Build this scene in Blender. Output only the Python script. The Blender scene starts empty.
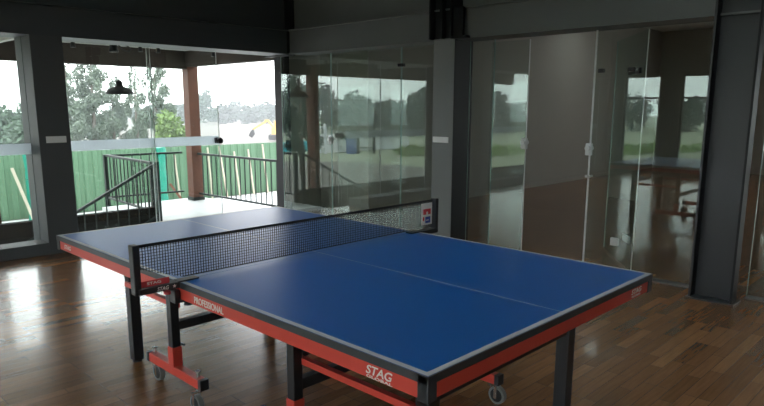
import bpy, bmesh, math, random
from mathutils import Vector, Matrix
random.seed(7)
S = bpy.context.scene
C = S.collection

# ------------------------------------------------------------------ helpers
def new_mat(name):
    m = bpy.data.materials.new(name); m.use_nodes = True
    return m, m.node_tree, m.node_tree.nodes['Principled BSDF']

def mat(name, col, rough=.5, metal=0., spec=.5, noise=0., nscale=8., bump=0., bscale=60., coat=0.):
    m, nt, b = new_mat(name)
    b.inputs['Base Color'].default_value = (*col, 1)
    b.inputs['Roughness'].default_value = rough
    b.inputs['Metallic'].default_value = metal
    b.inputs['Specular IOR Level'].default_value = spec
    b.inputs['Coat Weight'].default_value = coat
    if noise:
        tc = nt.nodes.new('ShaderNodeTexCoord'); n = nt.nodes.new('ShaderNodeTexNoise')
        n.inputs['Scale'].default_value = nscale; n.inputs['Detail'].default_value = 5
        nt.links.new(tc.outputs['Object'], n.inputs['Vector'])
        mx = nt.nodes.new('ShaderNodeMix'); mx.data_type = 'RGBA'
        mx.inputs['A'].default_value = (*[c * (1 - noise) for c in col], 1)
        mx.inputs['B'].default_value = (*[min(1, c * (1 + noise)) for c in col], 1)
        nt.links.new(n.outputs['Fac'], mx.inputs['Factor'])
        nt.links.new(mx.outputs['Result'], b.inputs['Base Color'])
    if bump:
        tc = nt.nodes.new('ShaderNodeTexCoord'); n = nt.nodes.new('ShaderNodeTexNoise')
        n.inputs['Scale'].default_value = bscale; n.inputs['Detail'].default_value = 3
        nt.links.new(tc.outputs['Object'], n.inputs['Vector'])
        bp = nt.nodes.new('ShaderNodeBump'); bp.inputs['Strength'].default_value = bump; bp.inputs['Distance'].default_value = .01
        nt.links.new(n.outputs['Fac'], bp.inputs['Height']); nt.links.new(bp.outputs['Normal'], b.inputs['Normal'])
    return m

class MB:
    """collects simple shapes into one mesh"""
    def __init__(s): s.bm = bmesh.new(); s.mi = 0
    def _tag(s, vs):
        for f in {f for v in vs for f in v.link_faces}: f.material_index = s.mi
    def box(s, a, b, bev=0.):
        c = [(a[i] + b[i]) / 2 for i in range(3)]; d = [abs(b[i] - a[i]) for i in range(3)]
        r = bmesh.ops.create_cube(s.bm, size=1, matrix=Matrix.Translation(c) @ Matrix.Diagonal((*d, 1)))
        vs = r['verts']; s._tag(vs)
        if bev:
            es = list({e for v in vs for e in v.link_edges})
            r2 = bmesh.ops.bevel(s.bm, geom=es, offset=bev, segments=2, affect='EDGES', profile=.5)
            for f in r2['faces']: f.material_index = s.mi
        return s
    def bar(s, p, q, w, h=None, up=(0, 0, 1), bev=0.):
        h = h or w; p, q = Vector(p), Vector(q); d = q - p; L = d.length; z = d.normalized()
        u = Vector(up)
        if abs(u.dot(z)) > .98: u = Vector((0, 1, 0))
        x = u.cross(z).normalized(); y = z.cross(x)
        M = Matrix((x, y, z)).transposed().to_4x4(); M.translation = (p + q) / 2
        r = bmesh.ops.create_cube(s.bm, size=1, matrix=M @ Matrix.Diagonal((w, h, L, 1))); vs = r['verts']; s._tag(vs)
        if bev:
            es = list({e for v in vs for e in v.link_edges})
            r2 = bmesh.ops.bevel(s.bm, geom=es, offset=bev, segments=2, affect='EDGES', profile=.5)
            for f in r2['faces']: f.material_index = s.mi
        return s
    def cyl(s, p, q, r, r2=None, n=16):
        p, q = Vector(p), Vector(q); d = q - p
        M = d.to_track_quat('Z', 'Y').to_matrix().to_4x4(); M.translation = (p + q) / 2
        k = bmesh.ops.create_cone(s.bm, cap_ends=True, segments=n, radius1=r, radius2=r if r2 is None else r2, depth=d.length, matrix=M)
        s._tag(k['verts']); return s
    def path(s, pts, r, n=8):
        for a, b in zip(pts[:-1], pts[1:]): s.cyl(a, b, r, n=n)
        for a in pts[1:-1]: s.ball(a, r, 8)
        return s
    def ball(s, c, r, n=12, sc=(1, 1, 1)):
        k = bmesh.ops.create_uvsphere(s.bm, u_segments=n, v_segments=max(6, n // 2), radius=r,
                                      matrix=Matrix.Translation(c) @ Matrix.Diagonal((*sc, 1)))
        s._tag(k['verts']); return s
    def lathe(s, c, prof, n=32):
        rings = []
        for r, z in prof:
            rings.append([s.bm.verts.new((c[0] + r * math.cos(2 * math.pi * i / n), c[1] + r * math.sin(2 * math.pi * i / n), c[2] + z)) for i in range(n)])
        for a, b in zip(rings[:-1], rings[1:]):
            for i in range(n):
                f = s.bm.faces.new((a[i], a[(i + 1) % n], b[(i + 1) % n], b[i])); f.material_index = s.mi; f.smooth = True
        return s
    def prism(s, pts, ext):
        """polygon pts (3D) pushed along ext"""
        a = [s.bm.verts.new(p) for p in pts]; b = [s.bm.verts.new(Vector(p) + Vector(ext)) for p in pts]
        n = len(pts); fs = [s.bm.faces.new(a), s.bm.faces.new(b[::-1])]
        for i in range(n): fs.append(s.bm.faces.new((a[i], b[i], b[(i + 1) % n], a[(i + 1) % n])))
        for f in fs: f.material_index = s.mi
        return s
    def build(s, name, mats, parent=None, smooth=False):
        bmesh.ops.recalc_face_normals(s.bm, faces=s.bm.faces[:])
        me = bpy.data.meshes.new(name)
        s.bm.to_mesh(me); s.bm.free()
        for m in (mats if isinstance(mats, (list, tuple)) else [mats]): me.materials.append(m)
        if smooth:
            for f in me.polygons: f.use_smooth = True
        o = bpy.data.objects.new(name, me); C.objects.link(o)
        if parent: attach(o, parent)
        return o

WORLD = {}
def wloc(o):
    l = Vector(o.location)
    while o.parent: o = o.parent; l = l + Vector(o.location)
    return l
def attach(o, parent):
    """keep world place: empties here are never rotated"""
    o.parent = parent; o.location = Vector(o.location) - wloc(parent)

def thing(name, label, cat, loc=(0, 0, 0), group=None):
    o = bpy.data.objects.new(name, None); C.objects.link(o); o.location = loc; o.empty_display_size = .1
    o['label'] = label; o['category'] = cat
    if group: o['group'] = group
    return o
def tag(o, label, cat, group=None, kind=None):
    o['label'] = label; o['category'] = cat
    if group: o['group'] = group
    if kind: o['kind'] = kind
    return o
def struct(o): o['kind'] = 'structure'; return o

def text_part(name, txt, m, parent, origin, xdir, ydir, height, width, shear=0., depth=.0006):
    cu = bpy.data.curves.new(name, 'FONT'); cu.body = txt; cu.size = 1; cu.extrude = .01; cu.shear = shear; cu.offset = .012
    t = bpy.data.objects.new(name, cu); C.objects.link(t)
    bpy.context.view_layer.update()
    me = bpy.data.meshes.new_from_object(t.evaluated_get(bpy.context.evaluated_depsgraph_get()))
    bpy.data.objects.remove(t)
    xs = [v.co.x for v in me.vertices]; ys = [v.co.y for v in me.vertices]
    x0, x1, y0, y1 = min(xs), max(xs), min(ys), max(ys)
    X, Y = Vector(xdir).normalized(), Vector(ydir).normalized(); Z = X.cross(Y); O = Vector(origin)
    for v in me.vertices:
        a, b, c = (v.co.x - x0) / (x1 - x0) * width, (v.co.y - y0) / (y1 - y0) * height, v.co.z / .01 * depth
        v.co = O + X * a + Y * b + Z * c
    me.materials.clear(); me.materials.append(m); me.name = name
    o = bpy.data.objects.new(name, me); C.objects.link(o)
    if parent: attach(o, parent)
    return o

# ------------------------------------------------------------------ materials
M_blue = mat('table_blue', (.0003, .092, .36), .32, spec=.75, bump=.02, bscale=400)
M_white = mat('line_white', (.45, .47, .49), .45)
M_edge = mat('edge_black', (.034, .041, .048), .42)
M_red = mat('apron_red', (.60, .060, .042), .4)
M_letter = mat('letter_white', (.8, .78, .75), .5)
M_black = mat('black_steel', (.018, .02, .024), .38)
M_rubber = mat('rubber_black', (.015, .015, .016), .6)
M_chrome = mat('chrome', (.62, .62, .62), .22, 1.)
M_wheelgrey = mat('wheel_grey', (.22, .22, .21), .5)
M_net = mat('net_black', (.012, .013, .016), .7)
M_navy = mat('sticker_blue', (.05, .08, .35), .5)
M_sred = mat('sticker_red', (.6, .05, .06), .5)
M_wallg = mat('wall_grey', (.135, .145, .145), .6, noise=.06, nscale=3)
M_wallbeige = mat('wall_beige', (.30, .29, .25), .7, noise=.04, nscale=2)
M_ceil = mat('ceiling_grey', (.62, .63, .62), .8)
M_steel = mat('steel_paint', (.034, .038, .044), .36, noise=.1, nscale=4)
M_steel2 = mat('steel_dark_and_shade', (.014, .016, .018), .5, spec=.25)
M_column = mat('column_grey', (.075, .082, .087), .55, spec=.3)
M_column2 = mat('column_light_grey', (.165, .175, .178), .55)
M_beam = mat('beam_blue_grey', (.05, .058, .065), .45)
M_plate = mat('switch_plate', (.8, .81, .82), .4)
M_alu = mat('aluminium', (.75, .76, .77), .35, .6)
M_deck = mat('deck_concrete', (.52, .53, .53), .55, noise=.12, nscale=2.5)
M_rail = mat('rail_dark', (.022, .032, .030), .5, spec=.25)
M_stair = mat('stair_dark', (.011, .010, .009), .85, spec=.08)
M_wood = mat('post_wood', (.12, .040, .020), .6, noise=.25, nscale=6)
M_brown = mat('canopy_brown', (.036, .026, .019), .75, noise=.2, nscale=4)
M_soffit = mat('soffit_white', (.42, .41, .37), .7)
M_green = mat('hoarding_green', (.075, .15, .087), .6, noise=.08, nscale=.6)
M_teal = mat('teal_wrap', (.006, .19, .13), .45, noise=.3, nscale=5)
M_pole = mat('pale_pole', (.34, .31, .24), .7)
M_frost = None
M_leaf_e = mat('leaf_eucalyptus', (.16, .20, .155), .6, spec=.12, noise=.3, nscale=.5)
M_leaf_b = mat('leaf_bush', (.10, .145, .105), .6, spec=.12, noise=.3, nscale=.5)
M_leaf_y = mat('leaf_light', (.17, .25, .09), .6, spec=.12, noise=.3, nscale=.5)
M_leaf_f = mat('leaf_far', (.085, .115, .095), .7, spec=.12, noise=.3, nscale=.3)
M_trunk = mat('trunk', (.14, .12, .10), .8)
M_yellow = mat('digger_yellow', (.55, .36, .09), .5)
M_track = mat('track_dark', (.03, .03, .03), .7)
M_ground = mat('ground_dirt', (.11, .10, .088), .9, noise=.2, nscale=.2)
M_grass = mat('ground_grass', (.21, .23, .15), .9, noise=.35, nscale=.12)
M_pale = mat('shed_pale', (.55, .56, .58), .7)
M_tarp = mat('tarp_teal', (.02, .30, .36), .5)
M_bluebin = mat('drum_blue', (.05, .10, .28), .5)

def floor_mat():
    m, nt, b = new_mat('parquet')
    N, Lk = nt.nodes, nt.links
    tc = N.new('ShaderNodeTexCoord')
    mp = N.new('ShaderNodeMapping'); Lk.new(tc.outputs['Object'], mp.inputs['Vector'])
    br = N.new('ShaderNodeTexBrick'); Lk.new(mp.outputs['Vector'], br.inputs['Vector'])
    br.offset = .37; br.offset_frequency = 3; br.squash = 1
    br.inputs['Color1'].default_value = (0, 0, 0, 1); br.inputs['Color2'].default_value = (1, 1, 1, 1)
    br.inputs['Mortar'].default_value = (.4, .4, .4, 1)
    br.inputs['Scale'].default_value = 1; br.inputs['Mortar Size'].default_value = .0012
    br.inputs['Brick Width'].default_value = .42; br.inputs['Row Height'].default_value = .07; br.inputs['Bias'].default_value = -.1
    ramp = N.new('ShaderNodeValToRGB'); Lk.new(br.outputs['Color'], ramp.inputs['Fac'])
    e = ramp.color_ramp.elements
    e[0].position = 0; e[0].color = (0.206, 0.097, 0.039, 1); e[1].position = 1; e[1].color = (0.590, 0.354, 0.165, 1)
    for pos, col in ((.35, (0.254, 0.122, 0.050, 1)), (.7, (0.301, 0.149, 0.063, 1)), (.93, (0.372, 0.195, 0.086, 1))):
        k = e.new(pos); k.color = col
    mp2 = N.new('ShaderNodeMapping'); mp2.inputs['Scale'].default_value = (3, 40, 1); Lk.new(tc.outputs['Object'], mp2.inputs['Vector'])
    g = N.new('ShaderNodeTexNoise'); g.inputs['Scale'].default_value = 1.6; g.inputs['Detail'].default_value = 6; Lk.new(mp2.outputs['Vector'], g.inputs['Vector'])
    mx = N.new('ShaderNodeMix'); mx.data_type = 'RGBA'; mx.blend_type = 'MULTIPLY'; mx.inputs['Factor'].default_value = .55
    gr = N.new('ShaderNodeValToRGB'); gr.color_ramp.elements[0].position = .3; gr.color_ramp.elements[0].color = (.6, .57, .55, 1)
    gr.color_ramp.elements[1].position = .65; Lk.new(g.outputs['Fac'], gr.inputs['Fac'])
    Lk.new(ramp.outputs['Color'], mx.inputs['A']); Lk.new(gr.outputs['Color'], mx.inputs['B'])
    mo = N.new('ShaderNodeMix'); mo.data_type = 'RGBA'; Lk.new(br.outputs['Fac'], mo.inputs['Factor'])
    Lk.new(mx.outputs['Result'], mo.inputs['A']); mo.inputs['B'].default_value = (.09, .048, .023, 1)
    Lk.new(mo.outputs['Result'], b.inputs['Base Color'])
    n2 = N.new('ShaderNodeTexNoise'); n2.inputs['Scale'].default_value = 1.3; n2.inputs['Detail'].default_value = 3; Lk.new(tc.outputs['Object'], n2.inputs['Vector'])
    mr = N.new('ShaderNodeMapRange'); mr.inputs['To Min'].default_value = .19; mr.inputs['To Max'].default_value = .30
    Lk.new(n2.outputs['Fac'], mr.inputs['Value']); Lk.new(mr.outputs['Result'], b.inputs['Roughness'])
    b.inputs['Specular IOR Level'].default_value = .75
    b.inputs['Coat Weight'].default_value = .3; b.inputs['Coat Roughness'].default_value = .07
    n3 = N.new('ShaderNodeTexNoise'); n3.inputs['Scale'].default_value = 2.2; n3.inputs['Detail'].default_value = 2
    mp3 = N.new('ShaderNodeMapping'); mp3.inputs['Scale'].default_value = (1.2, 5, 1); Lk.new(tc.outputs['Object'], mp3.inputs['Vector']); Lk.new(mp3.outputs['Vector'], n3.inputs['Vector'])
    ad = N.new('ShaderNodeMath'); ad.operation = 'MULTIPLY_ADD'; ad.inputs[1].default_value = 0; Lk.new(br.outputs['Fac'], ad.inputs[0]); Lk.new(n3.outputs['Fac'], ad.inputs[2])
    bp = N.new('ShaderNodeBump'); bp.inputs['Strength'].default_value = .018; bp.inputs['Distance'].default_value = .01
    Lk.new(ad.outputs[0], bp.inputs['Height']); Lk.new(bp.outputs['Normal'], b.inputs['Normal'])
    return m
M_floor = floor_mat()

def glass_mat(name, tint, gain=2.7):
    """thin pane: clear transmission plus the mirror reflection of its front face (both surfaces summed)"""
    m = bpy.data.materials.new(name); m.use_nodes = True
    nt = m.node_tree; nt.nodes.clear(); N, Lk = nt.nodes, nt.links
    out = N.new('ShaderNodeOutputMaterial'); mix = N.new('ShaderNodeMixShader')
    tr = N.new('ShaderNodeBsdfTransparent'); tr.inputs['Color'].default_value = (*tint, 1)
    gl = N.new('ShaderNodeBsdfGlossy'); gl.inputs['Roughness'].default_value = 0.; gl.inputs['Color'].default_value = (.86, 1, .95, 1)
    fr = N.new('ShaderNodeFresnel'); fr.inputs['IOR'].default_value = 1.52
    geo = N.new('ShaderNodeNewGeometry')
    inv = N.new('ShaderNodeMath'); inv.operation = 'SUBTRACT'; inv.inputs[0].default_value = gain; 
    mul0 = N.new('ShaderNodeMath'); mul0.operation = 'MULTIPLY'; mul0.inputs[1].default_value = gain; Lk.new(geo.outputs['Backfacing'], mul0.inputs[0])
    Lk.new(mul0.outputs[0], inv.inputs[1])
    mul = N.new('ShaderNodeMath'); mul.operation = 'MULTIPLY'; mul.use_clamp = True
    Lk.new(fr.outputs['Fac'], mul.inputs[0]); Lk.new(inv.outputs[0], mul.inputs[1])
    Lk.new(mul.outputs[0], mix.inputs['Fac']); Lk.new(tr.outputs[0], mix.inputs[1]); Lk.new(gl.outputs[0], mix.inputs[2])
    Lk.new(mix.outputs[0], out.inputs['Surface'])
    return m
M_glass = glass_mat('clear_glass', (.94, .97, .955))
M_glassedge = mat('glass_edge', (.30, .42, .38), .2, spec=.8)
M_edgewhite = mat('edge_seal_white', (.62, .65, .65), .35)
def frost():
    m = bpy.data.materials.new('frosted_strip'); m.use_nodes = True
    nt = m.node_tree; nt.nodes.clear(); N, Lk = nt.nodes, nt.links
    out = N.new('ShaderNodeOutputMaterial'); mix = N.new('ShaderNodeMixShader'); mix.inputs['Fac'].default_value = .85
    tr = N.new('ShaderNodeBsdfTransparent'); tl = N.new('ShaderNodeBsdfTranslucent'); tl.inputs['Color'].default_value = (.62, .66, .70, 1)
    Lk.new(tr.outputs[0], mix.inputs[1]); Lk.new(tl.outputs[0], mix.inputs[2]); Lk.new(mix.outputs[0], out.inputs['Surface'])
    return m
M_frost = frost()

# ------------------------------------------------------------------ camera
cam = bpy.data.cameras.new('camera'); co = bpy.data.objects.new('camera', cam); C.objects.link(co)
yaw, pit, rol = -.8002, -.1862, .0028
cy_, sy_, cp_, sp_ = math.cos(yaw), math.sin(yaw), math.cos(pit), math.sin(pit)
f = Vector((-sy_ * cp_, cy_ * cp_, sp_)); r = Vector((cy_, sy_, 0)); u = r.cross(f)
X = r * math.cos(rol) + u * math.sin(rol); Y = -r * math.sin(rol) + u * math.cos(rol)
mw = Matrix((X, Y, -f)).transposed().to_4x4(); mw.translation = (-1.2488, -1.0368, 1.4763)
co.matrix_world = mw
cam.sensor_width = 36; cam.lens = 635.363 / 764 * 36; cam.shift_y = 24.05 / 764; cam.clip_end = 2000; cam.clip_start = .02
S.camera = co

# ------------------------------------------------------------------ room shell
XL, XR, YB, YF, ZC = -5.0, 4.25, -4.0, 5.75, 3.3
struct(MB().box((XL - .2, YB - .2, -.1), (15.2, 6.02, 0)).build('floor', M_floor))
# ceiling with square roof lights added to raise the indoor light level
added_roof_lights = [(-3.4, -.2), (-3.4, 2.6), (-.6, -1.6), (.35, 1.0), (1.0, 2.9), (2.5, .1), (2.6, -2.2), (6.2, -2.2), (10.5, 4.2)]
hs = .43
xs_ = sorted({XL - .2, 15.2} | {v for x, y in added_roof_lights for v in (x - hs, x + hs)})
b = MB()
for x0, x1 in zip(xs_[:-1], xs_[1:]):
    xm = (x0 + x1) / 2
    cuts = sorted((y - hs, y + hs) for x, y in added_roof_lights if x - hs < xm < x + hs)
    y0 = YB - .2
    for c0, c1 in cuts: b.box((x0, y0, ZC), (x1, c0, ZC + .12)); y0 = c1
    b.box((x0, y0, ZC), (x1, 6.4, ZC + .12))
struct(b.build('ceiling', M_ceil))
for i, (x, y) in enumerate(added_roof_lights):
    fr = MB(); a, c = hs + .03, hs
    fr.box((x - a, y - a, ZC + .12), (x + a, y - c, ZC + .2)).box((x - a, y + c, ZC + .12), (x + a, y + a, ZC + .2)).box((x - a, y - c, ZC + .12), (x - c, y + c, ZC + .2)).box((x + c, y - c, ZC + .12), (x + a, y + c, ZC + .2))
    fo = struct(fr.build('window_%d' % (i + 30), M_alu))  # frames of the added roof lights
    MB().box((x - c, y - c, ZC + .16), (x + c, y + c, ZC + .17)).build('pane', M_glass, fo)
# front wall: the part above the glazing, the piers
w = MB().box((XL - .2, 5.82, 2.45), (4.12, 6.3, ZC))
w.box((-.25, 5.80, 0), (.15, 6.25, 2.45)).box((-3.3, 5.80, 0), (-3.0, 6.25, 2.45)).box((XL - .2, 5.80, 0), (XL + .1, 6.25, 2.45))
struct(w.build('wall_front', M_beam))
def hbeam_x(name, x0, x1, y0, y1, z0, z1, m):
    b = MB(); b.box((x0, y0, z0), (x1, y1, z0 + .014)).box((x0, y0, z1 - .014), (x1, y1, z1)).box((x0, y0 + .035, z0 + .014), (x1, y1 - .03, z1 - .014))
    return struct(b.build(name, m))
hbeam_x('trim_1', XL, 4.0, 5.75, 6.2, 2.15, 2.455, M_beam)
# kerb the glazing stands on
struct(MB().box((XL, 5.755, 0), (3.20, 6.02, .12), .004).build('baseboard_front', M_column))
# column in the front wall
struct(MB().box((.912, 5.75, 0), (1.21, 5.994, 2.16), .004).box((.912, 6.006, 0), (1.21, 6.19, 2.16)).build('trim_2', M_column))
# corner column
b = MB().box((4.0, 5.79, 2.14), (4.14, 6.3, ZC)).box((4.08, 5.76, 2.14), (4.11, 5.79, ZC))
struct(b.build('trim_3', M_steel2))
# partition: upper beam and wall above
b = MB().box((4.0, YB, 2.15), (4.32, 5.79, 2.164)).box((4.0, YB, 2.44), (4.32, 5.79, 2.455)).box((4.05, YB, 2.164), (4.29, 5.79, 2.44))
struct(b.build('trim_4', M_wallg))
struct(MB().box((4.12, YB, 2.455), (4.36, 6.3, ZC)).build('wall_right', M_wallg))
# grey boxed column with its dark return face
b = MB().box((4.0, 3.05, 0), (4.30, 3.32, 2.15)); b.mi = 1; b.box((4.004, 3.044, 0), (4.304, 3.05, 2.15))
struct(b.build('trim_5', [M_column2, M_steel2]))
# steel section carrying on above it
b = MB().box((3.93, 3.05, 2.16), (4.13, 3.062, ZC)).box((3.93, 3.32, 2.16), (4.13, 3.332, ZC)).box((4.02, 3.062, 2.16), (4.04, 3.32, ZC))
b.box((3.95, 3.18, 2.16), (4.02, 3.21, ZC)).box((3.93, 2.86, 2.15), (4.0, 3.05, 2.172)).box((3.97, 2.93, 2.172), (4.0, 3.05, 2.45))
struct(b.build('trim_6', M_steel2))
# H column on the right
b = MB().box((3.93, .588, 0), (4.09, .604, ZC)).box((4.03, .304, 0), (4.045, .588, ZC))
b.box((3.91, .27, 0), (4.11, .62, .012))
b.mi = 1; b.box((3.93, .288, 0), (4.045, .304, ZC)); b.box((3.929, .586, 0), (4.09, .5879, ZC))  # flange sides turned from the light get their shade as a darker colour
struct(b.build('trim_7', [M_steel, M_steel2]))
# second H column further along
b = MB().box((3.93, -1.9, 0), (4.24, -1.884, ZC)).box((3.93, -2.2, 0), (4.24, -2.184, ZC)).box((4.075, -2.184, 0), (4.095, -1.9, ZC))
struct(b.build('trim_8', M_steel))
# back wall, left wall with tall windows, some added for indoor light
struct(MB().box((XL - .2, YB - .2, 0), (15.2, YB, ZC)).build('wall_back', M_wallg))
lw = [(-3.4, -1.2), (-.7, 1.3), (1.7, 3.0), (3.35, 4.18), (4.62, 5.45)]  # only the last pair is reflected in the partition; earlier openings are added
w = MB(); ys = [YB] + [v for a in lw for v in a] + [5.85]
for a, b_ in zip(ys[::2], ys[1::2]): w.box((XL - .2, a, 0), (XL, b_, ZC))
for a, b_ in lw: w.box((XL - .2, a, 2.2), (XL, b_, ZC)).box((XL - .2, a, 0), (XL, b_, .12))
struct(w.build('wall_left', M_wallg))
for i, (a, b_) in enumerate(lw):
    fr = MB()
    for y0, y1, z0, z1 in ((a, a + .04, .12, 2.2), (b_ - .04, b_, .12, 2.2), (a, b_, .12, .18), (a, b_, 2.16, 2.2), (a, b_, 1.68, 1.72)):
        fr.box((XL - .13, y0, z0), (XL - .07, y1, z1))
    fo = struct(fr.build('window_%d' % (i + 4), M_steel2))
    MB().box((XL - .103, a + .03, .16), (XL - .097, b_ - .03, 2.17)).build('pane', M_glass, fo)
# adjoining room behind the partition
struct(MB().box((4.95, 5.25, 0), (15.2, 5.45, ZC)).box((4.95, 5.45, 0), (5.1, 6.4, ZC)).box((4.36, 6.26, 0), (4.95, 6.4, ZC)).build('wall_far', M_wallbeige))
w = MB().box((15, YB, 0), (15.2, -2.6, ZC)).box((15, .6, 0), (15.2, 5.3, ZC)).box((15, -2.6, 2.3), (15.2, .6, ZC)).box((15, -2.6, 0), (15.2, .6, .4))
struct(w.build('wall_end', M_wallbeige))
struct(MB().box((4.95, 5.235, 0), (15, 5.25, .09)).build('baseboard_far', M_wallbeige))
struct(MB().box((4.256, 6.21, -.1), (4.36, 6.42, 2.6)).build('trim_9', M_steel2))
struct(MB().box((4.30, 6.02, -.1), (5.0, 6.3, 0)).build('floor_nook', M_floor))
# floor channel under the partition
struct(MB().box((4.20, .62, 0), (4.30, 1.66, .012)).box((4.20, 2.33, 0), (4.30, 3.05, .012)).box((4.20, 3.32, 0), (4.30, 6.22, .012)).box((4.20, YB, 0), (4.30, .27, .012)).build('baseboard_right', M_wallg))

# ------------------------------------------------------------------ glazing
def pane_x(name, x, y0, y1, z0, z1, parts=(), edge=None):
    """pane in the partition (plane x)"""
    o = struct(MB().box((x - .005, y0, z0), (x + .005, y1, z1)).build(name, M_glass))
    e = MB().box((x - .0055, y0 - .001, z0), (x + .0055, y0 + .006, z1))
    if edge == 'hi': e = MB().box((x - .006, y1 - .012, z0), (x + .006, y1 + .002, z1))
    elif edge != 'one': e.box((x - .0055, y1 - .004, z0), (x + .0055, y1 + .001, z1))
    e.build('edge', M_edgewhite if edge else M_glassedge, o)
    return o
def patch(o, x, y, z, w=.09, h=.035):
    MB().box((x - .02, y - w / 2, z - h / 2), (x + .02, y + w / 2, z + h / 2), .004).cyl((x - .03, y - w / 5, z), (x + .03, y - w / 5, z), .012).build('patch_fitting', M_black, o)
def lock(o, x, y, z):
    MB().box((x - .022, y - .012, z - .055), (x + .022, y + .045, z + .055), .008).cyl((x - .045, y + .015, z + .01), (x + .045, y + .015, z + .01), .024).build('lock', M_edgewhite, o)
    
p1 = pane_x('window_9', 4.25, 5.215, 6.25, .01, 2.15); 
p2 = pane_x('window_10', 4.25, 4.0, 5.205, .01, 2.15)
p3 = pane_x('window_11', 4.25, 3.32, 3.99, .01, 2.15)
patch(p2, 4.25, 4.0, 1.95); lock(p1, 4.25, 5.215, 1.06)
d1 = pane_x('door_1', 4.25, 2.33, 2.76, .02, 2.12, edge='one')
lock(d1, 4.25, 2.335, 1.13)
d1b = pane_x('window_12', 4.262, 2.74, 3.045, .01, 2.15)
d2 = pane_x('door_2', 4.25, .64, 1.665, .02, 2.20, edge='hi')
lock(d2, 4.25, 1.655, 1.105)
MB().cyl((4.19, 1.655, .86), (4.31, 1.655, .86), .010).box((4.235, 1.64, .85), (4.265, 1.69, .87)).build('bolt', M_edgewhite, d2)
MB().box((4.23, 1.335, .255), (4.27, 1.405, .325), .004).build('floor_lock', M_edgewhite, d2)
patch(d2, 4.25, 1.32, 1.80, .07); patch(d2, 4.25, 1.60, 1.80, .05)
# leaf folded open into the next room
hy, hx, ey, ex = 1.22, 4.29, 1.85, 5.10
o = MB().bar((hx, hy, 1.08), (ex, ey, 1.08), .010, 2.10, up=(0, 0, 1)); 
d3 = struct(o.build('door_3', M_glass))
MB().bar((hx, hy, .03), (hx, hy, 2.13), .008).build('edge', M_edgewhite, d3)
MB().bar((ex, ey, .03), (ex, ey, 2.13), .014).build('edge', M_glassedge, d3)
t = .33; MB().bar((hx + (ex - hx) * .12, hy + (ey - hy) * .12, .29), (hx + (ex - hx) * .3, hy + (ey - hy) * .3, .29), .03, .06).build('patch_fitting', M_edgewhite, d3)
MB().bar((hx + (ex - hx) * .15, hy + (ey - hy) * .15, 1.80), (hx + (ex - hx) * .5, hy + (ey - hy) * .5, 1.80), .03, .05).build('patch_fitting', M_black, d3)
d4 = pane_x('window_13', 4.25, -1.0, .27, .01, 2.15)
d5 = pane_x('window_14', 4.25, -1.88, -1.01, .01, 2.15)
d6 = pane_x('window_15', 4.25, YB, -2.2, .01, 2.15)
patch(d4, 4.25, -.02, 1.06, .14, .03)
# front glazing
def pane_y(name, y, x0, x1, z0, z1, strip=True, edges=True):
    o = struct(MB().box((x0, y - .005, z0), (x1, y + .005, z1)).build(name, M_glass))
    if edges:
        MB().box((x0 - .001, y - .0055, z0), (x0 + .006, y + .0055, z1)).box((x1 - .006, y - .0055, z0), (x1 + .001, y + .0055, z1)).build('edge', M_edgewhite, o)
    if strip:
        MB().box((x0 + .01, y + .006, 1.0), (x1 - .01, y + .0075, 1.11)).build('frosted_strip', M_frost, o)
    return o
YG = 6.2
pane_y('window_1', 6.0, .15, .93, .12, 2.15)
pane_y('window_2', YG, 1.21, 2.33, .0, 2.15)
o = pane_y('window_3', YG + .03, 2.30, 3.22, .0, 2.15)
MB().cyl((3.19, YG - .05, 1.05), (3.19, YG + .09, 1.05), .036).box((3.15, YG + .0, 1.02), (3.235, YG + .05, 1.09), .006).build('lock', M_black, o)
pane_y('window_16', 6.0, -3.0, -.25, .12, 2.15); pane_y('window_17', 6.0, XL + .1, -3.3, .12, 2.15)
# ------------------------------------------------------------------ switch plates
def plate(axis, a0, a1, z0, z1, face, label):
    t = thing('switch_plate', label, 'light switch', (0, 0, 0))
    if axis == 'x':   # on a face x = face
        t.location = (face, (a0 + a1) / 2, z0); MB().box((face - .012, a0, z0), (face, a1, z1), .003).build('plate', M_plate, t)
        for k in range(3):
            c = a0 + (a1 - a0) * (k + .5) / 3; MB().box((face - .016, c - .03, z0 + .012), (face - .011, c + .03, z1 - .012), .002).build('rocker', M_plate, t)
    else:
        t.location = ((a0 + a1) / 2, face, z0); MB().box((a0, face - .012, z0), (a1, face, z1), .003).build('plate', M_plate, t)
        for k in range(3):
            c = a0 + (a1 - a0) * (k + .5) / 3; MB().box((c - .025, face - .016, z0 + .012), (c + .025, face - .011, z1 - .012), .002).build('rocker', M_plate, t)
plate('x', 3.10, 3.305, 1.115, 1.175, 4.0, 'white switch plate on the grey column beside the sliding glass doors')
plate('y', .975, 1.165, 1.12, 1.185, 5.75, 'wide switch plate on the dark column left of the terrace window')

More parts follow.
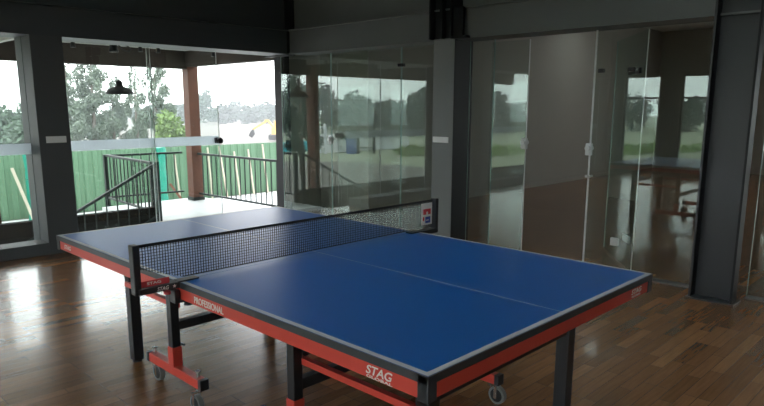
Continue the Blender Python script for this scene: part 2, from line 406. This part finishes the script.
# ------------------------------------------------------------------ table
L, W, H = 2.74, 1.525, .76
T = thing('table_tennis_table', 'blue table tennis table with red aprons and black legs on the parquet', 'table', (W / 2, L / 2, 0))
def half(y0, y1, yend):
    b = MB(); z0, z1 = H - .018, H
    b.mi = 0
    lw_, cl = .020, .0025
    xs = [0, lw_, W / 2 - cl, W / 2 + cl, W - lw_, W]; yl = sorted([y0, y1, yend])
    vs = {}
    def V(x, y, z):
        k = (round(x, 5), round(y, 5), z)
        if k not in vs: vs[k] = b.bm.verts.new((x, y, z))
        return vs[k]
    for i in range(5):
        for j in range(2):
            fc = b.bm.faces.new((V(xs[i], yl[j], z1), V(xs[i + 1], yl[j], z1), V(xs[i + 1], yl[j + 1], z1), V(xs[i], yl[j + 1], z1)))
            thin = abs(yl[j + 1] - yl[j]) < .03
            fc.material_index = 1 if (thin or i in (0, 2, 4)) else 0
    for i in range(5):
        for y in (yl[0], yl[2]):
            b.bm.faces.new((V(xs[i], y, z0), V(xs[i + 1], y, z0), V(xs[i + 1], y, z1), V(xs[i], y, z1))).material_index = 0
    for j in range(2):
        for x in (0, W):
            b.bm.faces.new((V(x, yl[j], z0), V(x, yl[j + 1], z0), V(x, yl[j + 1], z1), V(x, yl[j], z1))).material_index = 0
    b.bm.faces.new([V(x, yl[0], z0) for x in xs] + [V(x, y, z0) for x, y in ((W, yl[1]), (W, yl[2]))] + [V(x, yl[2], z0) for x in xs[-2::-1]] + [V(0, yl[1], z0)]).material_index = 0
    b.build('tabletop', [M_blue, M_white], T)
half(0, L / 2 - .0015, .020); half(L / 2 + .0015, L, L - .020)
# black edge band, red aprons, corner caps
for (y0, y1, ye, sg) in ((-.004, L / 2 - .003, -.004, -1), (L / 2 + .003, L + .004, L + .004, 1)):
    b = MB(); z0, z1 = .734, .7588
    b.box((-.004, y0, z0), (.022, y1, z1)).box((W - .022, y0, z0), (W + .004, y1, z1))
    b.box((.022, ye if sg < 0 else ye - .026, z0), (W - .022, ye + .026 if sg < 0 else ye, z1))
    b.build('edge_band', M_edge, T)
za, zb = .684, .734
ap = MB().box((0, .03, za), (.018, L / 2 - .01, zb), .002).build('apron', M_red, T)
apf = MB().box((0, L / 2 + .01, za), (.018, L - .03, zb), .002).build('apron', M_red, T)
MB().box((W - .018, .03, za), (W, L / 2 - .01, zb), .002).build('apron', M_red, T)
MB().box((W - .018, L / 2 + .01, za), (W, L - .03, zb), .002).build('apron', M_red, T)
ape = MB().box((.03, 0, za), (W - .03, .018, zb), .002).build('apron', M_red, T)
MB().box((.03, L - .018, za), (W - .03, L, zb), .002).build('apron', M_red, T)
for x in (0, W):
    for y in (0, L):
        sx = 1 if x == 0 else -1; sy = 1 if y == 0 else -1
        c = MB().box((x - sx * .004, y - sy * .004, .678), (x + sx * .036, y + sy * .022, .7585), .003).box((x - sx * .004, y + sy * .0, .678), (x + sx * .022, y + sy * .036, .7585), .003)
        if (x, y) == (0, 0): pass
        c.build('corner_cap', M_edge, T)
# lettering on the aprons
text_part('lettering', 'STAG', M_letter, ap, (-.0008, .240, .698), (0, -1, 0), (0, 0, 1), .028, .108, .25)
text_part('lettering', 'GLOBAL', M_letter, ap, (-.0008, .238, .686), (0, -1, 0), (0, 0, 1), .009, .106)
text_part('lettering', 'PROFESSIONAL', M_letter, ap, (-.0008, 1.235, .6935), (0, -1, 0), (0, 0, 1), .028, .215)
text_part('lettering', 'STAG', M_letter, apf, (-.0008, 2.640, .698), (0, -1, 0), (0, 0, 1), .024, .095, .25)
text_part('lettering', 'STAG', M_letter, ape, (1.322, -.0008, .704), (1, 0, 0), (0, 0, 1), .022, .10, .25)
text_part('lettering', 'GLOBAL', M_letter, ape, (1.326, -.0008, .691), (1, 0, 0), (0, 0, 1), .008, .09)
# legs and carriages (near half, far half)
for sg in (-1, 1):
    yy = lambda d: L / 2 + sg * d            # distance from the net line
    yleg, ycar = (yy(1.13), yy(.485)) if sg < 0 else (yy(1.10), yy(.51))
    # red frame under the top
    for x in (.245, W - .245):
        MB().box((x - .015, min(yy(.12), yy(1.2)), .700), (x + .015, max(yy(.12), yy(1.2)), .738)).build('top_frame', M_black, T)
    for x in (.29, W - .29):
        lg = MB().box((x - .03, yleg - .03, .012), (x + .03, yleg + .03, .735), .004).build('leg', M_black, T)
        MB().cyl((x, yleg, 0), (x, yleg, .02), .027, .022).build('foot', M_rubber, lg)
        MB().cyl((x - .034, yleg, .62), (x - .028, yleg, .62), .006).build('bolt', M_chrome, lg)
    for x in (.23, W - .23):
        sx = 1 if x < W / 2 else -1
        cl_ = MB().box((x - .023, ycar - .023, .25), (x + .023, ycar + .023, .735), .004).build('carriage_leg', M_black, T)
        MB().box((x - .027, ycar - .027, .165), (x + .027, ycar + .027, .32 if sg < 0 else .27), .004).build('leg_socket', M_red, cl_)
        MB().cyl((x - .036, ycar, .60), (x - .028, ycar, .60), .007).build('bolt', M_chrome, cl_)
        MB().cyl((x + .028, ycar - .045, .28), (x + .028, ycar + .045, .28), .006).build('pin', M_black, cl_)
        bb = MB().box((x - .022, ycar - .255, .118), (x + .022, ycar + .255, .168), .003).build('caster_beam', M_red, T)
        for s2 in (-1, 1):
            MB().box((x - .024, ycar + s2 * .255, .116), (x + .024, ycar + s2 * .282, .170), .003).build('end_cap', M_black, bb)
        for s2 in (-1, 1):
            yc = ycar + s2 * .225; dx = .032 * (1 if s2 * sg > 0 else -1) * .8; dy = .022 * s2
            ca = MB().box((x + dx - .020, yc + dy - .006, .03), (x + dx - .016, yc + dy + .012, .10)).box((x + dx + .016, yc + dy - .006, .03), (x + dx + .020, yc + dy + .012, .10))
            ca.prism([(x - .021, yc - .012, .098), (x + .021, yc - .012, .098), (x + dx + .021, yc + dy + .02, .098), (x + dx - .021, yc + dy + .02, .098)], (0, 0, .008))
            ca.cyl((x, yc, .10), (x, yc, .118), .020).cyl((x, yc, .10), (x, yc, .198), .010).cyl((x, yc, .196), (x, yc, .203), .014)
            ca = ca.build('caster', M_chrome, T)
            wc = (x + dx, yc + dy, .046)
            wh = MB().cyl((wc[0] - .013, wc[1], wc[2]), (wc[0] + .013, wc[1], wc[2]), .046, n=28).build('wheel', M_wheelgrey, ca)
            MB().cyl((wc[0] - .0145, wc[1], wc[2]), (wc[0] + .0145, wc[1], wc[2]), .034, n=24).build('wheel_hub', M_rubber, ca)
        # red stay from the carriage leg to the end leg
        xx = x + sx * .012
        MB().bar((x + sx * .030, ycar, .478), (x + sx * .030, yleg, .478), .026, .026).build('stay', M_red, T)
        # folding strut under the top
        MB().bar((x + sx * .05, ycar + sg * .02, .50), (x + sx * .05, yy(.16), .71), .02, .02).build('strut', M_black, T)
    MB().box((.23, ycar - .02, .355), (W - .23, ycar + .02, .40), .003).build('crossbar', M_black, T)
    MB().box((.26, yleg - .018, .50), (W - .26, yleg + .018, .54), .003).build('crossbar', M_black, T)

# ------------------------------------------------------------------ net
NT = thing('table_tennis_net', 'black table tennis net with clamp posts across the blue table', 'net', (W / 2, L / 2, H))
xa, xb = -.167, W + .138; yn = L / 2
zn0, zn1 = .775, .933
def zlow(x): return zn0 + max(0, .02 - x) * .34
b = MB()
n = 150
for i in range(n + 1):
    x = xa + (xb - xa) * i / n; b.box((x - .0014, yn - .0009, zlow(x)), (x + .0014, yn + .0009, zn1))
for j in range(14):
    z = zn0 + (zn1 - zn0) * j / 13; b.box((max(xa, .02 - (z - zn0) / .34), yn - .0008, z - .0011), (xb, yn + .0008, z + .0011))
b.build('net_mesh', M_net, NT)
MB().box((xa, yn - .003, .925), (xb, yn + .003, .937)).build('top_tape', M_net, NT)
MB().box((.03, yn - .002, .7725), (W - .03, yn + .002, .7765)).build('bottom_cord', M_net, NT)
for s_, x0 in ((-1, 0.), (1, W)):
    xp = x0 + s_ * (.180 if s_ < 0 else .15)
    po = MB().box((xp - .014, yn - .028, .738), (xp + .014, yn + .012, .942), .004).build('post', M_black, NT)
    cb = MB().box((min(xp, x0 + s_ * .005), yn - .033, .738), (max(xp, x0 + s_ * .005), yn + .02, .7635), .003)
    cb.box((min(x0 + s_ * .01, x0 - s_ * .085), yn - .033, .7603), (max(x0 + s_ * .01, x0 - s_ * .085), yn + .014, .7665), .002)
    cb.box((min(x0 + s_ * .03, x0 + s_ * .005), yn - .03, .676), (max(x0 + s_ * .03, x0 + s_ * .005), yn + .015, .727), .002)
    cb.box((min(x0 + s_ * .03, x0 - s_ * .065), yn - .03, .672), (max(x0 + s_ * .03, x0 - s_ * .065), yn + .015, .680), .002)
    cb = cb.build('clamp', M_black, NT)
    MB().cyl((x0 - s_ * .04, yn - .008, .650), (x0 - s_ * .04, yn - .008, .673), .018).cyl((x0 - s_ * .04, yn - .008, .67), (x0 - s_ * .04, yn - .008, .7335), .006).build('clamp_screw', M_rubber, cb)
    MB().cyl((x0 + s_ * .05, yn - .005, .715), (x0 + s_ * .05, yn - .005, .727), .014).build('knob', M_sred, cb)
    if s_ < 0:
        text_part('lettering', 'STAG', M_letter, cb, (-.105, yn - .0336, .743), (1, 0, 0), (0, 0, 1), .016, .05, .25)
        st = MB(); pts = []
        for k in range(10):
            rr = .009 if k % 2 == 0 else .004; a = math.pi / 2 + k * math.pi / 5
            pts.append((-.030 + rr * math.cos(a), yn - .0332, .751 + rr * math.sin(a)))
        st.prism(pts, (0, -.0006, 0)).build('star', M_letter, cb)
        MB().box((xa + .002, yn - .012, .7636), (-.04, yn - .009, .788)).build('sticker', [M_sred], NT)
        text_part('lettering', 'STAG', M_letter, NT, (xa + .03, yn - .0125, .771), (1, 0, 0), (0, 0, 1), .011, .06)
# printed label panel at the far end of the net
b = MB(); x0, x1 = W + .035, W + .130; ys_ = yn - .004
b.box((x0, ys_, .790), (x1, ys_ + .002, .920)); b.mi = 1
b.box((x0 + .015, ys_ - .0008, .852), (x1 - .012, ys_ + .001, .885)); b.mi = 2
b.box((x0 + .035, ys_ - .0008, .800), (x1 - .015, ys_ + .001, .838)); b.mi = 0
b.ball((x0 + .05, ys_ - .001, .86), .010, 10, (1, .08, 1)).box((x0 + .04, ys_ - .0012, .815), (x1 - .03, ys_, .820))
b.mi = 1; b.ball((x0 + .018, ys_ - .0006, .828), .010, 10, (.8, .08, 1.4))
b.build('printed_label', [M_letter, M_sred, M_navy], NT)

# ------------------------------------------------------------------ terrace
ZD = -.15
d = MB().box((2.95, 6.02, ZD - .12), (4.75, 9.45, ZD)).box((-6, 6.02, ZD - .12), (2.95, 7.5, ZD - .1))
b = MB().box((2.95, 6.02, ZD - .15), (4.75, 9.45, ZD)); deck = struct(b.build('floor_terrace', M_deck))
# stair well: steps going down to the left beside the building, dark side wall
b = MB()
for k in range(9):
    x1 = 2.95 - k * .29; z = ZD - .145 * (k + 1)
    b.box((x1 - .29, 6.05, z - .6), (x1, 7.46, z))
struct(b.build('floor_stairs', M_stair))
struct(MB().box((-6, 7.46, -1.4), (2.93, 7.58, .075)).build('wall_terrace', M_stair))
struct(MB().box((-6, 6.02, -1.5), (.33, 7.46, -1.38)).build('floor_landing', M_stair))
# canopy
b = MB().box((-6, 9.08, 2.11), (4.57, 9.26, 2.42)).box((4.38, 6.3, 2.145), (4.54, 9.10, 2.40))
struct(b.build('ceiling_canopy_beam', M_brown))
b = MB().box((-6, 6.3, 2.40), (4.6, 9.3, 2.48))
struct(b.build('ceiling_canopy', M_soffit))
b = MB()
for x in (-2.6, -.6, 1.4): b.box((x, 6.3, 2.30), (x + .08, 9.1, 2.41))
struct(b.build('ceiling_canopy_joist', M_soffit))
def post(x, y, label, w=.10):
    t = thing('canopy_post', label, 'post', (x, y, ZD if x > 3 else -1.4), 'wooden posts under the terrace canopy')
    z0 = t.location.z
    MB().box((x - w, y - w, z0), (x + w, y + w, 2.2), .004).build('shaft', M_wood, t)
    MB().box((x - w - .015, y - w - .015, z0), (x + w + .015, y + w + .015, z0 + .06), .003).build('base_plate', M_rail, t)
    return t
post(4.50, 9.16, 'brown wooden post at the outer corner of the terrace', .095)
post(1.3, 9.16, 'wooden canopy post mirrored in the left panes of the glass partition', .075)
post(1.85, 8.40, 'second wooden canopy post, mirrored beside the lock of the glass partition', .05)
# railings
def railing(name, label, p, q, z_top, z_bot, nbal, newels=(), group='terrace railings', slope=None):
    P, Q = Vector(p), Vector(q)
    t = thing(name, label, 'railing', (P.x, P.y, z_bot), group)
    dz = slope or 0.
    A, B = Vector((P.x, P.y, z_top)), Vector((Q.x, Q.y, z_top + dz))
    MB().bar(A, B, .045, .035, bev=.003).build('top_rail', M_rail, t)
    A2, B2 = Vector((P.x, P.y, z_bot)), Vector((Q.x, Q.y, z_bot + dz))
    MB().bar(A2, B2, .035, .03).build('bottom_rail', M_rail, t)
    for k in range(1, nbal):
        g = k / nbal
        MB().bar(A2.lerp(B2, g), A.lerp(B, g), .014).build('baluster', M_rail, t)
    for g, zb_ in newels:
        a = A.lerp(B, g); MB().box((a.x - .028, a.y - .028, zb_), (a.x + .028, a.y + .028, a.z + .02), .003).build('newel', M_rail, t)
    return t
railing('railing', 'dark railing along the right side of the terrace, running to the glass corner', (4.52, 9.06, 0), (4.60, 6.32, 0), .67, -.03, 20, ((1, ZD),))
railing('railing', 'dark railing along the outer edge of the terrace left of the brown post', (4.40, 9.40, 0), (3.10, 9.55, 0), .68, -.01, 9, ((1, -.3),))
railing('railing', 'dark railing with close bars at the open side of the terrace above the stairs', (3.10, 9.50, 0), (2.95, 7.62, 0), .69, -.01, 12, ((1, ZD - .1),))
t = railing('stair_handrail', 'sloping dark handrail descending left beside the terrace stairs', (2.94, 7.44, 0), (-.30, 7.44, 0), .70, -.03, 22, ((0, ZD),), None, -1.63)
# pendant lamp
LP = Vector((2.68, 7.86, 1.645))
t = thing('pendant_lamp', 'black dome pendant lamp hanging under the terrace canopy', 'lamp', LP)
b = MB().lathe(LP, [(.19, 0), (.187, .012), (.165, .05), (.12, .085), (.06, .105), (.045, .12), (.043, .165), (.03, .185), (.012, .195), (.001, .195)])
b.lathe(LP, [(.19, 0), (.18, .002), (.16, .045), (.115, .08), (.05, .1), (.001, .1)])
b.build('shade', M_black, t)
MB().cyl(LP + Vector((0, 0, .19)), (LP.x, LP.y, 2.40), .005, n=8).build('cord', M_black, t)
MB().cyl((LP.x, LP.y, 2.365), (LP.x, LP.y, 2.402), .045).build('ceiling_rose', M_black, t)
MB().ball(LP + Vector((0, 0, .05)), .035).build('bulb', M_edgewhite, t)
# spotlight rail under the soffit
t = thing('spotlight_rail', 'black rail with small spotlights under the pale terrace soffit', 'light', (2.7, 6.95, 2.25))
MB().cyl((1.2, 6.95, 2.265), (4.2, 6.95, 2.265), .011).build('rail', M_black, t)
b = MB()
for x in (1.3, 2.2, 3.1, 4.1): b.cyl((x, 6.95, 2.265), (x, 6.95, 2.435), .006, n=8)
b.build('hanger', M_black, t)
for x, big in ((1.76, 0), (2.24, 1), (2.58, 0), (2.82, 0), (3.62, 0)):
    r_ = .055 if big else .03
    s_ = MB().cyl((x, 6.95, 2.25 - (.08 if big else .055)), (x, 6.95, 2.25), r_, r_ * .8).build('spotlight', M_black, t)
    MB().cyl((x, 6.95, 2.25), (x, 6.95, 2.275), .012).build('bracket', M_black, s_)
MB().path([(2.30, 6.95, 2.26), (2.36, 6.95, 2.20), (2.43, 6.95, 2.185), (2.46, 6.95, 2.225), (2.40, 6.95, 2.26)], .008).build('loop_cable', M_black, t)
t.location.z -= .035

# ------------------------------------------------------------------ ground and hoarding
bm_pts = [(5.5, -1.4), (24, -1.4), (34, -2.0), (60, -3.0), (90, -3.4), (420, -4.2)]
b = MB()
def ground_strip(x0, x1, m):
    b.mi = m
    for (y0, z0), (y1, z1) in zip(bm_pts[:-1], bm_pts[1:]):
        v = [b.bm.verts.new(p) for p in ((x0, y0, z0), (x1, y0, z0), (x1, y1, z1), (x0, y1, z1))]
        b.bm.faces.new(v).material_index = m
ground_strip(-14, 400, 0); ground_strip(-400, -14, 1)
b.mi = 1
v = [b.bm.verts.new(p) for p in ((-400, -60, -1.4), (XL - .2, -60, -1.4), (XL - .2, 5.5, -1.4), (-400, 5.5, -1.4))]; b.bm.faces.new(v).material_index = 1
struct(b.build('ground', [M_ground, M_grass]))
struct(MB().box((-2, 9.6, -1.41), (24, 16.8, -1.385)).build('ground_concrete', M_deck))
t = thing('hoarding_fence', 'green corrugated site hoarding beyond the terrace with leaning props', 'fence', (8, 17, -1.4))
b = MB(); prof = []
x = 2.2
while x < 32:
    for dx, dy in ((0, 0), (.10, 0), (.13, .035), (.23, .035)): prof.append((x + dx, 17 + dy))
    x += .26
top, bot = .28, -1.4
for (xa_, ya_), (xb_, yb_) in zip(prof[:-1], prof[1:]):
    v = [b.bm.verts.new(p) for p in ((xa_, ya_, bot), (xb_, yb_, bot), (xb_, yb_, top), (xa_, ya_, top), (xa_, ya_ + .02, bot), (xb_, yb_ + .02, bot), (xb_, yb_ + .02, top), (xa_, ya_ + .02, top))]
    for i in ((0, 1, 2, 3), (4, 5, 6, 7), (3, 2, 6, 7)): b.bm.faces.new([v[k] for k in i])
b.build('sheet', M_green, t)
MB().box((2.2, 17.06, .10), (32, 17.12, .16)).build('cross_rail', M_pole, t)
for xp, lean, top_ in ((8.18, .03, .05), (9.27, .08, .22), (9.81, -.05, .24), (10.29, .02, .05), (10.83, .02, .10), (11.39, .04, .24), (12.3, .02, .2)):
    MB().bar((xp, 16.62, -1.39), (xp + lean, 16.92, top_), .05, .04).build('prop', M_pole, t)
for xp in (4.06, 7.58):
    o = MB()
    for k in range(8):
        z = -1.4 + k * .215; o.cyl((xp + .02 * math.sin(k * 2.1), 16.5, z), (xp + .02 * math.sin(k * 2.1 + 2.1), 16.5, z + .22), .13 + .02 * math.cos(k * 1.7), .13 + .02 * math.cos(k * 1.7 + 1.7), 12)
    o.build('wrapped_post', M_teal, t)['label'] = 'teal plastic wrapped post'
MB().bar((3.62, 16.4, -.02), (3.98, 16.3, -1.39), .07).build('brace', M_pole, t)
MB().bar((7.75, 16.4, -.75), (8.15, 16.3, -1.39), .06).build('brace', M_wood, t)
# ------------------------------------------------------------------ excavator
ex_ = Vector((51.3, 72.2, -3.0))
t = thing('excavator', 'yellow excavator working in the dusty ground beyond the hoarding', 'excavator', ex_)
a = Vector((.74, -.67, 0)); nrm = Vector((-.67, -.74, 0)) * -1   # along the picture, away from it
def EP(s, h, d=0): return ex_ + a * s + nrm * d + Vector((0, 0, h))
MB().bar(EP(.6, 1.2, .9), EP(3.0, 1.2, .9), 1.9, 1.1, bev=.08).build('body', M_yellow, t)
MB().bar(EP(1.0, 2.0, .4), EP(2.2, 2.0, .4), .9, 1.2, bev=.06).build('cab', M_yellow, t)
for d_ in (-.1, 1.9): MB().bar(EP(.2, .38, d_), EP(3.2, .38, d_), .5, .75, bev=.2).build('track', M_track, t)
MB().prism([EP(1.0, 1.3, .2), EP(1.0, 1.7, .2), EP(.3, 2.75, .2), EP(-.3, 2.75, .2), EP(-.3, 2.5, .2), EP(.15, 2.45, .2)], nrm * .4).build('boom', M_yellow, t)
MB().prism([EP(0, 2.75, .15), EP(-.1, 2.35, .15), EP(-1.9, 1.3, .15), EP(-2.05, 1.5, .15)], nrm * .3).build('arm', M_yellow, t)
MB().prism([EP(-1.85, 1.5, -.1), EP(-2.2, 1.2, -.1), EP(-2.5, .6, -.1), EP(-2.1, .3, -.1), EP(-1.7, .8, -.1)], nrm * .8).build('bucket', M_track, t)

# ------------------------------------------------------------------ trees
def leaves(name, blobs, n, size, m, parent=None, drape=0.):
    vs, fs = [], []
    wts = [b_[1][0] * b_[1][1] * b_[1][2] for b_ in blobs]
    for k in range(n):
        c, r_ = random.choices(blobs, wts)[0]
        while True:
            q = Vector((random.uniform(-1, 1), random.uniform(-1, 1), random.uniform(-1, 1)))
            if .2 < q.length < 1: break
        p_ = Vector((c[0] + q.x * r_[0], c[1] + q.y * r_[1], c[2] + q.z * r_[2]))
        d1 = Vector((random.gauss(0, 1), random.gauss(0, 1), random.gauss(0, .7) - drape)).normalized()
        d2 = d1.cross(Vector((random.gauss(0, 1), random.gauss(0, 1), random.gauss(0, 1)))).normalized()
        s1, s2 = size * random.uniform(.6, 1.4), size * random.uniform(.3, .6)
        i = len(vs)
        vs += [p_ - d1 * s1, p_ + d2 * s2, p_ + d1 * s1, p_ - d2 * s2]; fs.append((i, i + 1, i + 2, i + 3))
    me = bpy.data.meshes.new(name); me.from_pydata([tuple(v) for v in vs], [], fs); me.materials.append(m)
    o = bpy.data.objects.new(name, me); C.objects.link(o)
    if parent: attach(o, parent)
    return o
def tree(x, y, zg, top, rad, label, m, n, size, name='tree', kind='round', group=None, cat='tree'):
    t = thing(name, label, cat, (x, y, zg), group)
    h = top - zg; blobs = []
    if kind == 'tall': n, size = int(n * 1.9), size * .6
    if kind == 'tall':
        for k in range(34):
            g = .2 + .76 * k / 33
            rr = rad * (1.0 - .75 * max(0, g - .35) / .65) * random.uniform(.5, .9)
            blobs.append(((x + random.uniform(-.85, .85) * rad * (1.1 - g), y + random.uniform(-.6, .6) * rad, zg + g * h), (rr * .42, rr * .42, h * .06)))
    else:
        for k in range(9):
            a_ = random.uniform(0, 6.28); g = random.uniform(.3, .78)
            blobs.append(((x + math.cos(a_) * rad * .55, y + math.sin(a_) * rad * .55, zg + g * h), (rad * random.uniform(.4, .62), rad * .5, h * random.uniform(.16, .22))))
        blobs.append(((x, y, zg + h * .45), (rad * .8, rad * .7, h * .45)))
    MB().cyl((x, y, zg), (x + rad * .06, y, zg + h * .8), h * .022, h * .006, 8).build('trunk', M_trunk, t)
    leaves('foliage', blobs, n, size, m, t, 1.0 if kind == 'tall' else 0.)
    return t
zg = -2.9
tree(20.9, 54.7, zg, 6.9, 2.6, 'tall feathery eucalyptus left of the hanging black lamp', M_leaf_e, 5200, .22, 'eucalyptus_tree', 'tall')
tree(20.9, 60.4, zg, 6.7, 2.0, 'eucalyptus rising next to the dark column edge', M_leaf_e, 3600, .22, 'eucalyptus_tree', 'tall')
tree(23.8, 57.6, zg, 4.8, 1.7, 'lower eucalyptus just left of the lamp shade', M_leaf_e, 2500, .2, 'eucalyptus_tree', 'tall')
tree(22.9, 50.9, zg, 5.0, 1.0, 'slender eucalyptus just right of the hanging lamp', M_leaf_e, 1900, .2, 'eucalyptus_tree', 'tall')
tree(25.5, 52.7, zg, 6.0, 1.9, 'full eucalyptus beyond the glass joint of the terrace window', M_leaf_e, 3800, .22, 'eucalyptus_tree', 'tall')
tree(24.4, 47.7, zg, 1.5, 1.5, 'light green bushy tree left of the brown terrace post', M_leaf_y, 1800, .2)
tree(26.8, 68, zg, 1.6, 2.4, 'rounded green tree below the hanging lamp', M_leaf_b, 1800, .25)
tree(14.2, 56.9, zg, 2.3, 1.7, 'rounded tree at the left edge of the left window', M_leaf_b, 2200, .22)
tree(17.9, 61.2, zg, 2.0, 1.2, 'rounded tree in the left window near the column', M_leaf_b, 1600, .2)
tree(14.2, 52.2, zg, .9, 1.3, 'low bush between the two trees of the left window', M_leaf_b, 1300, .2, 'bush', cat='bush')
far = [(195, 97.96, 172.6, 5.6), (203, 99.8, 171.5, 7.0), (212, 102, 170.2, 1.8), (222, 104.5, 168.7, 3.6), (228, 106, 167.9, 2.2), (234, 107.3, 167, 4.2), (245, 110.2, 165, 2.8), (252, 112, 163.9, 2.0), (258, 113.4, 162.8, 3.6), (266, 115.4, 161.4, 4.0), (273, 117, 160, 2.2), (280, 119, 159, 2.6), (287, 121, 157.5, 3), (183, 94.6, 174.5, 3.4), (174, 92, 175.8, 2.2), (165, 89.5, 177, 2.6), (155, 86.8, 178.3, 2.6), (142, 83, 180, 2.2), (128, 79, 181.8, 2.4)]
for k, (u_, x, y, top) in enumerate(far):
    q = 1 + .075 * (k % 3)
    tree(-1.25 + (x + 1.25) * q, -1.04 + (y + 1.04) * q, -4.1, 1.48 + (top - 1.48) * q, 2.9, 'hazy grey green tree in the distant treeline beyond the hoarding', M_leaf_f, 1100, .55, 'distant_tree', group='distant treeline beyond the hoarding')
# trees and yard seen in the partition's reflection
mir = [(-51.5, 78, 4.6, 3), (-53.4, 76.5, 6.4, 3), (-55.6, 74.7, 5.6, 2.6), (-57.9, 72.6, 3.4, 3.4), (-60, 70.8, 4.2, 3.6), (-62.5, 68.2, 3.2, 3.4), (-64.5, 66, 3.0, 3.2), (-66.4, 64, 5.4, 3.2), (-68.6, 61.2, 3.4, 3.4), (-70.5, 58.5, 4.4, 3.2), (-72.5, 56, 5.8, 3.2), (-74.3, 53, 3.0, 3.4), (-77, 48, 4.2, 3.6), (-79.5, 43.5, 4.4, 3.6), (-82.3, 38, 4.8, 3.6), (-84.5, 32, 3.6, 3.6), (-86, 26, 4.4, 3.6)]
for k, (x, y, top, rd) in enumerate(mir):
    q = 1 + .09 * (k % 3)
    tree(9.75 + (x - 9.75) * q, -1.04 + (y + 1.04) * q, -3.6, 1.48 + (top - 1.48) * q, rd * .95, 'tree of the field edge seen only as a reflection in the glass partition', M_leaf_f, 1300, .42, 'field_tree', group='trees reflected in the glass partition')
tree(-7.9, 21.0, -1.4, 4.2, 1.0, 'dark slender tree reflected behind the lamp in the glass partition', M_leaf_f, 1500, .14, 'yard_tree', 'tall')
# yard frames reflected in the glass
def frame_rack(x, y, label, wd=.8, top=.5, m=M_rail):
    t = thing('yard_frame', label, 'frame', (x, y, -1.4), 'steel frames in the yard')
    dx, dy = wd * .6, wd * .8
    for k in (0, 1): MB().bar((x + dx * k, y + dy * k, -1.4), (x + dx * k, y + dy * k, top), .14).build('upright', m, t)
    for z in (-1.0, -.3, .25): MB().bar((x, y, z), (x + dx, y + dy, z), .09).build('rung', m, t)
frame_rack(-18.6, 27.2, 'dark upright steel frame reflected in the middle of the glass partition', 1.0, .55)
frame_rack(-16.4, 29.3, 'pale upright steel frame reflected beside the dark canopy post', .5, .45, M_pale)
tag(MB().box((-34, 38, -2.2), (-24, 39, -.9)).box((-34.3, 37.6, -.9), (-23.7, 39.4, -.75)).build('site_shed', M_pale), 'long pale site shed reflected behind the yard frames', 'shed')
t = thing('tarp_stack', 'teal tarpaulin stack reflected above the stair newel', 'tarp', (-16.4, 32, -1.4))
MB().prism([(-17.6, 31.4, -1.4), (-15.6, 32.8, -1.4), (-15.7, 32.7, -.9), (-16.5, 32.2, -.6), (-17.5, 31.5, -.95)], (-.9, 1.2, 0)).build('cover', M_tarp, t)
t = thing('blue_drum', 'blue drum standing in the yard, reflected beside the dark frame', 'drum', (-17.6, 28.2, -1.4))
MB().cyl((-17.6, 28.2, -1.4), (-17.6, 28.2, -.45), .33).build('barrel', M_bluebin, t)
MB().cyl((-17.6, 28.2, -.46), (-17.6, 28.2, -.41), .35).build('lid', M_bluebin, t)
bl = [((-20 - 1.6 * k + random.uniform(-.6, .6), 25 - 1.2 * k + random.uniform(-2, 2), -1.2), (1.4, 1.4, .45)) for k in range(12)]
tag(leaves('weeds', bl, 3000, .16, M_leaf_y), 'rough green weeds of the yard reflected in the glass partition', 'weeds', kind='stuff')

# ------------------------------------------------------------------ haze, sky, render settings
hz = bpy.data.materials.new('haze'); hz.use_nodes = True
nt = hz.node_tree; nt.nodes.clear()
out = nt.nodes.new('ShaderNodeOutputMaterial'); vs = nt.nodes.new('ShaderNodeVolumeScatter')
vs.inputs['Color'].default_value = (.9, .95, 1, 1); vs.inputs['Density'].default_value = .0014; vs.inputs['Anisotropy'].default_value = .3
nt.links.new(vs.outputs[0], out.inputs['Volume'])
struct(MB().box((-390, 20, -6), (390, 400, 60)).build('air_haze', hz))
wd = bpy.data.worlds.new('sky'); S.world = wd; wd.use_nodes = True
bg = wd.node_tree.nodes['Background']; bg.inputs['Color'].default_value = (.94, .975, 1, 1); bg.inputs['Strength'].default_value = 5
S.view_settings.view_transform = 'Standard'; S.view_settings.look = 'None'
S.view_settings.exposure = .22; S.view_settings.gamma = 1; S.view_settings.use_curve_mapping = False
S.cycles.max_bounces = 10; S.cycles.transparent_max_bounces = 24; S.cycles.volume_bounces = 1
S.cycles.sample_clamp_indirect = 8
